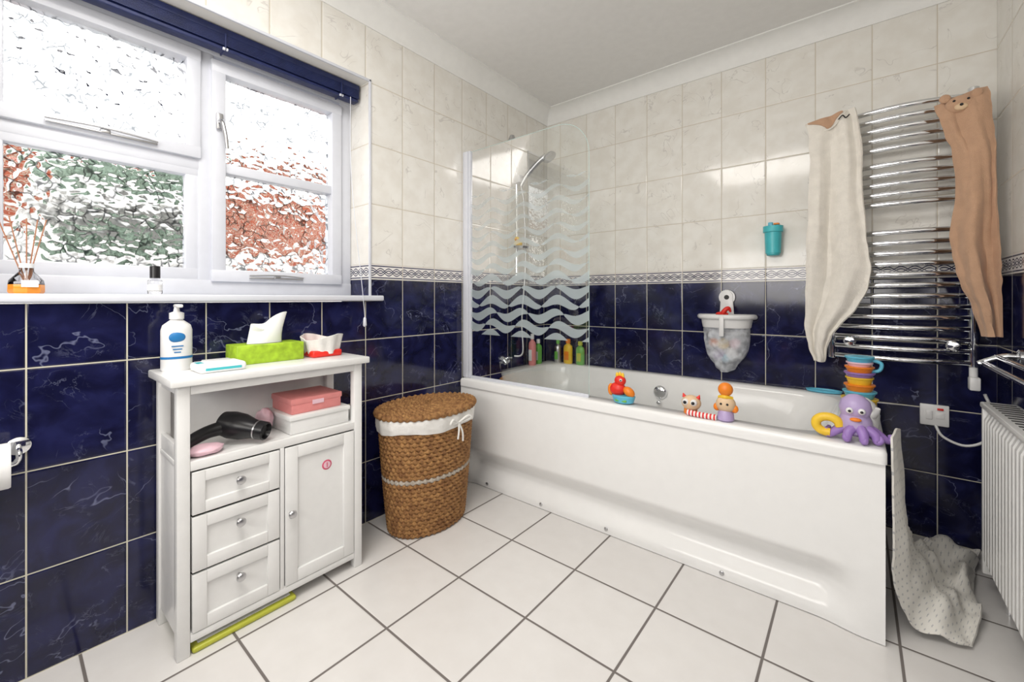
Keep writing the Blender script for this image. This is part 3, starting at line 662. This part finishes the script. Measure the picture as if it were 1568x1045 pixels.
# ------------------------------------------------------------ cabinet
b=B('bathroom_cabinet'); X0,X1=-1.64,-1.405; Y0,Y1=.300,.845
b.bx(-1.645,-1.385,.282,.865,.742,.765,M_white,.004)
LG=.030
for y in (Y0,Y1-LG):
    b.bx(X1-LG,X1,y,y+LG,0,.742,M_white,.003); b.bx(X0,X0+LG,y,y+LG,0,.742,M_white,.003)
b.bx(X0+.005,X1-.004,Y0+.004,Y1-.004,.515,.53,M_white,.002)
b.bx(X0+.005,X1-.004,Y0+.01,Y1-.01,.045,.06,M_white,.002)
b.bx(X0,X0+.008,Y0+.01,Y1-.01,.05,.74,M_white,.001)
for y in (Y0+.006,Y1-.018): b.bx(X0+.01,X1-.01,y,y+.012,.05,.515,M_white,.001); b.bx(X0+.01,X1-.01,y,y+.012,.715,.742,M_white,.001); b.bx(X0+.01,X1-.01,y,y+.012,.53,.575,M_white,.001)
b.bx(X1-.02,X1-.003,Y0+LG,Y1-LG,.715,.742,M_white,.002)
b.bx(X1-.02,X1-.002,.562,.574,.05,.52,M_white,.001)
b.bx(X1-.02,X1-.001,Y0+LG,Y1-LG,.505,.531,M_white,.002); b.bx(X1-.02,X1-.001,Y0+LG,Y1-LG,.036,.056,M_white,.002)
b.bx(X1-.024,X1-.022,Y0+LG,Y1-LG,.05,.51,M_dark,0)
def front(y0,y1,z0,z1,w):
    b.bx(X1-.016,X1-.008,y0,y1,z0,z1,M_white,0)
    xa_=X1-.016; xb_=X1+.001
    b.bx(xa_,xb_,y0,y0+w,z0,z1,M_white,.0015); b.bx(xa_,xb_,y1-w,y1,z0,z1,M_white,.0015); b.bx(xa_,xb_,y0+w,y1-w,z0,z0+w,M_white,.0015); b.bx(xa_,xb_,y0+w,y1-w,z1-w,z1,M_white,.0015)
def knob(y,z): b.lathe([(.006,0),(.005,.010),(.011,.015),(.013,.021),(.010,.026),(.003,.028)],M_steel,(X1-.002,y,z),(1,0,0),20)
front(.334,.559,.383,.500,.030); front(.334,.559,.225,.376,.034); front(.334,.559,.060,.218,.034)
front(.577,.812,.060,.500,.038)
for z in (.448,.325,.165): knob(.447,z)
knob(.592,.290)
b.lathe([(.017,0),(.017,.001),(.016,.0015)],M_pad,(X1-.0085,.716,.405),(1,0,0)); b.lathe([(.012,0),(.012,.0008)],M_pinkbag,(X1-.007,.716,.405),(1,0,0)); b.box((X1-.006,.716,.405),(.001,.003,.016),M_pad,0)
b.done()
T=.765
b=B('lotion_pump_bottle'); x,y=-1.57,.335
b.lathe([(.034,0),(.038,.006),(.038,.12),(.034,.135),(.016,.150),(.014,.155)],M_plas,(x,y,T),sx=.75); b.lathe([(.018,0),(.018,.018),(.008,.022),(.006,.035)],M_plas,(x,y,T+.153)); b.box((x+.008,y+.002,T+.192),(.045,.016,.010),M_plas,.004)
b.lathe([(.0385,0),(.0387,.001),(.0387,.006),(.0385,.007)],M_blue,(x,y,T+.036),sx=.75,cap=False); b.sph((x+.0255,y-.004,T+.100),(.006,.020,.016),M_blue)
for i in range(3): b.box((x+.0285,y-.004,T+.074-i*.009),(.002,.028-.006*i,.003),M_blue,0)
b.done()
b=B('wet_wipes_pack'); b.bx(-1.525,-1.425,.355,.475,T,T+.026,M_tissue,.010,3); b.bx(-1.51,-1.44,.38,.45,T+.024,T+.031,M_plas,.004); b.bx(-1.4255,-1.4235,.37,.46,T+.008,T+.015,M_teal,0); b.bx(-1.50,-1.46,.36,.376,T+.0255,T+.0265,M_teal,0) ; b.done()
b=B('tissue_box'); b.bx(-1.62,-1.515,.475,.685,T,T+.062,M_green,.003); b.lathe([(.045,0),(.045,.001)],M_dark,(-1.568,.575,T+.0615),sx=.6,sy=1.3)
def tis(u,v):
    a=2*math.pi*u; h=v; w=.050*(1-.15*h)+.014*math.sin(3*a)*h; return Vector((-1.568+.35*w*math.cos(a)+.03*h*h*math.sin(2*a)*.6,.575+w*1.1*math.sin(a)+.02*h,T+.06+.078*h*(1+.30*math.sin(a*1.0+.6)+.12*math.sin(3*a))))
b.grid(tis,40,14,M_tissue,0); b.done(70)
b=B('cloth_lined_tray')
b.box((-1.55,.765,T+.012),(.10,.11,.024),M_red,.006)
def tr(u,v):
    a=2*math.pi*u; k=.050+.014*v+.003*math.sin(9*a); return Vector((-1.55+k*1.0*math.cos(a),.768+k*1.15*math.sin(a),T+.010+.062*v+.010*v*math.sin(2*a+.5)))
b.grid(tr,50,8,M_liner,.003); b.lathe([(.05,0),(.05,.004)],M_red,(-1.55,.765,T+.04)); b.done(70)
S=.531
b=B('storage_box'); b.bx(-1.61,-1.428,.602,.805,S,S+.052,M_white,.002); b.bx(-1.614,-1.424,.598,.809,S+.045,S+.060,M_white,.002); b.done()
b=B('coral_storage_box'); b.bx(-1.60,-1.445,.612,.785,S+.060,S+.098,M_pink,.004); b.bx(-1.603,-1.442,.609,.788,S+.092,S+.112,M_pink,.004); b.bx(-1.443,-1.44,.68,.72,S+.085,S+.10,M_pinkbag,.001); b.done()
b=B('hair_dryer'); A=Vector((-1.535,.435,.592)); D_=Vector((.135,.100,-.028)); D_.normalize()
b.lathe([(.018,0),(.036,.012),(.041,.04),(.039,.075),(.030,.105),(.026,.125),(.028,.127),(.028,.150),(.024,.153),(.019,.14),(.002,.135)],M_black,A,D_)
b.lathe([(.0285,0),(.0285,.004)],M_steel,A+D_*.122,D_)
b.tube([A+D_*.045,(-1.50,.40,.580),(-1.485,.355,.570),(-1.475,.335,.562)],[.024,.020,.018,.015],M_black)
b.done()
b=B('pink_satin_bag')
for (c_,r_) in (((-1.450,.375,S+.014),(.036,.045,.014)),((-1.555,.570,S+.038),(.030,.026,.038))):
    t=bmesh.new(); bmesh.ops.create_icosphere(t,subdivisions=4,radius=1)
    for v in t.verts:
        k=1+.22*nz(v.co.x*1.5+c_[0]*9,v.co.y*1.5,v.co.z*1.5,1.3); v.co*=k
    for v in t.verts: v.co=Vector((v.co.x*r_[0],v.co.y*r_[1],max(v.co.z,-.9)*r_[2]))
    b.add(t,M_pinkbag,Matrix.Translation(c_))
b.done(80)
b=B('bathroom_scales'); b.bx(-1.60,-1.405,.335,.612,0,.016,M_lime,.007,3); b.bx(-1.585,-1.42,.35,.598,.016,.019,M_plas,.002); b.done()
b=B('reed_diffuser'); x,y,z=-1.70,.045,.992
b.lathe([(.030,0),(.033,.005),(.0325,.024)],M_amber,(x,y,z),seg=8); b.lathe([(.0325,.024),(.031,.035),(.014,.058),(.012,.075)],M_glassb,(x,y,z),seg=8); b.lathe([(.014,0),(.014,.012)],M_plas,(x,y,z+.068)); b.box((x+.033,y+.005,z+.026),(.002,.03,.018),M_plas,0)
for dx,dy in ((-.01,-.05),(.01,-.03),(0,.0),(-.01,.02),(.01,.035)): b.cyl((x,y,z+.02),(x+dx,y+dy,z+.20),.0015,M_reed,seg=6)
b.done()
b=B('small_spray_bottle'); x,y=-1.68,.305
b.lathe([(.016,0),(.018,.003),(.018,.042),(.008,.052)],M_glassb,(x,y,z)); b.lathe([(.013,0),(.013,.036),(.011,.038)],M_black,(x,y,z+.05)); b.lathe([(.0185,0),(.0185,.018)],M_plas,(x,y,z+.012),cap=False); b.done()
# ------------------------------------------------------------ lights
def area(name,loc,rot,sx,sy,p,col=(1,1,1)):
    l=bpy.data.lights.new(name,'AREA'); l.shape='RECTANGLE'; l.size=sx; l.size_y=sy; l.energy=p; l.color=col
    o=bpy.data.objects.new(name,l); o.location=loc; o.rotation_euler=rot; sc.collection.objects.link(o); return o
area('ceiling_light',(-.65,.05,2.235),(0,0,0),1.0,.8,26,(1,.965,.92))
area('flash_fill',(-.5,-.95,1.4),(rad(110),0,0),1.6,1.0,32,(1,.97,.94))  # added flash-like fill behind the camera, tilted upward; no lamp on this wall
w=bpy.data.worlds.new('world'); sc.world=w; w.use_nodes=True
bg=w.node_tree.nodes['Background']; bg.inputs[0].default_value=(.98,.99,1,1); bg.inputs[1].default_value=2.9
# ------------------------------------------------------------ camera
cd=bpy.data.cameras.new('camera'); cd.lens=14.74; cd.sensor_width=36; cd.sensor_fit='HORIZONTAL'; cd.shift_y=-.0418; cd.clip_start=.01
co=bpy.data.objects.new('camera',cd); co.location=(0,0,.98); co.rotation_euler=(rad(90),0,rad(39.3)); sc.collection.objects.link(co); sc.camera=co
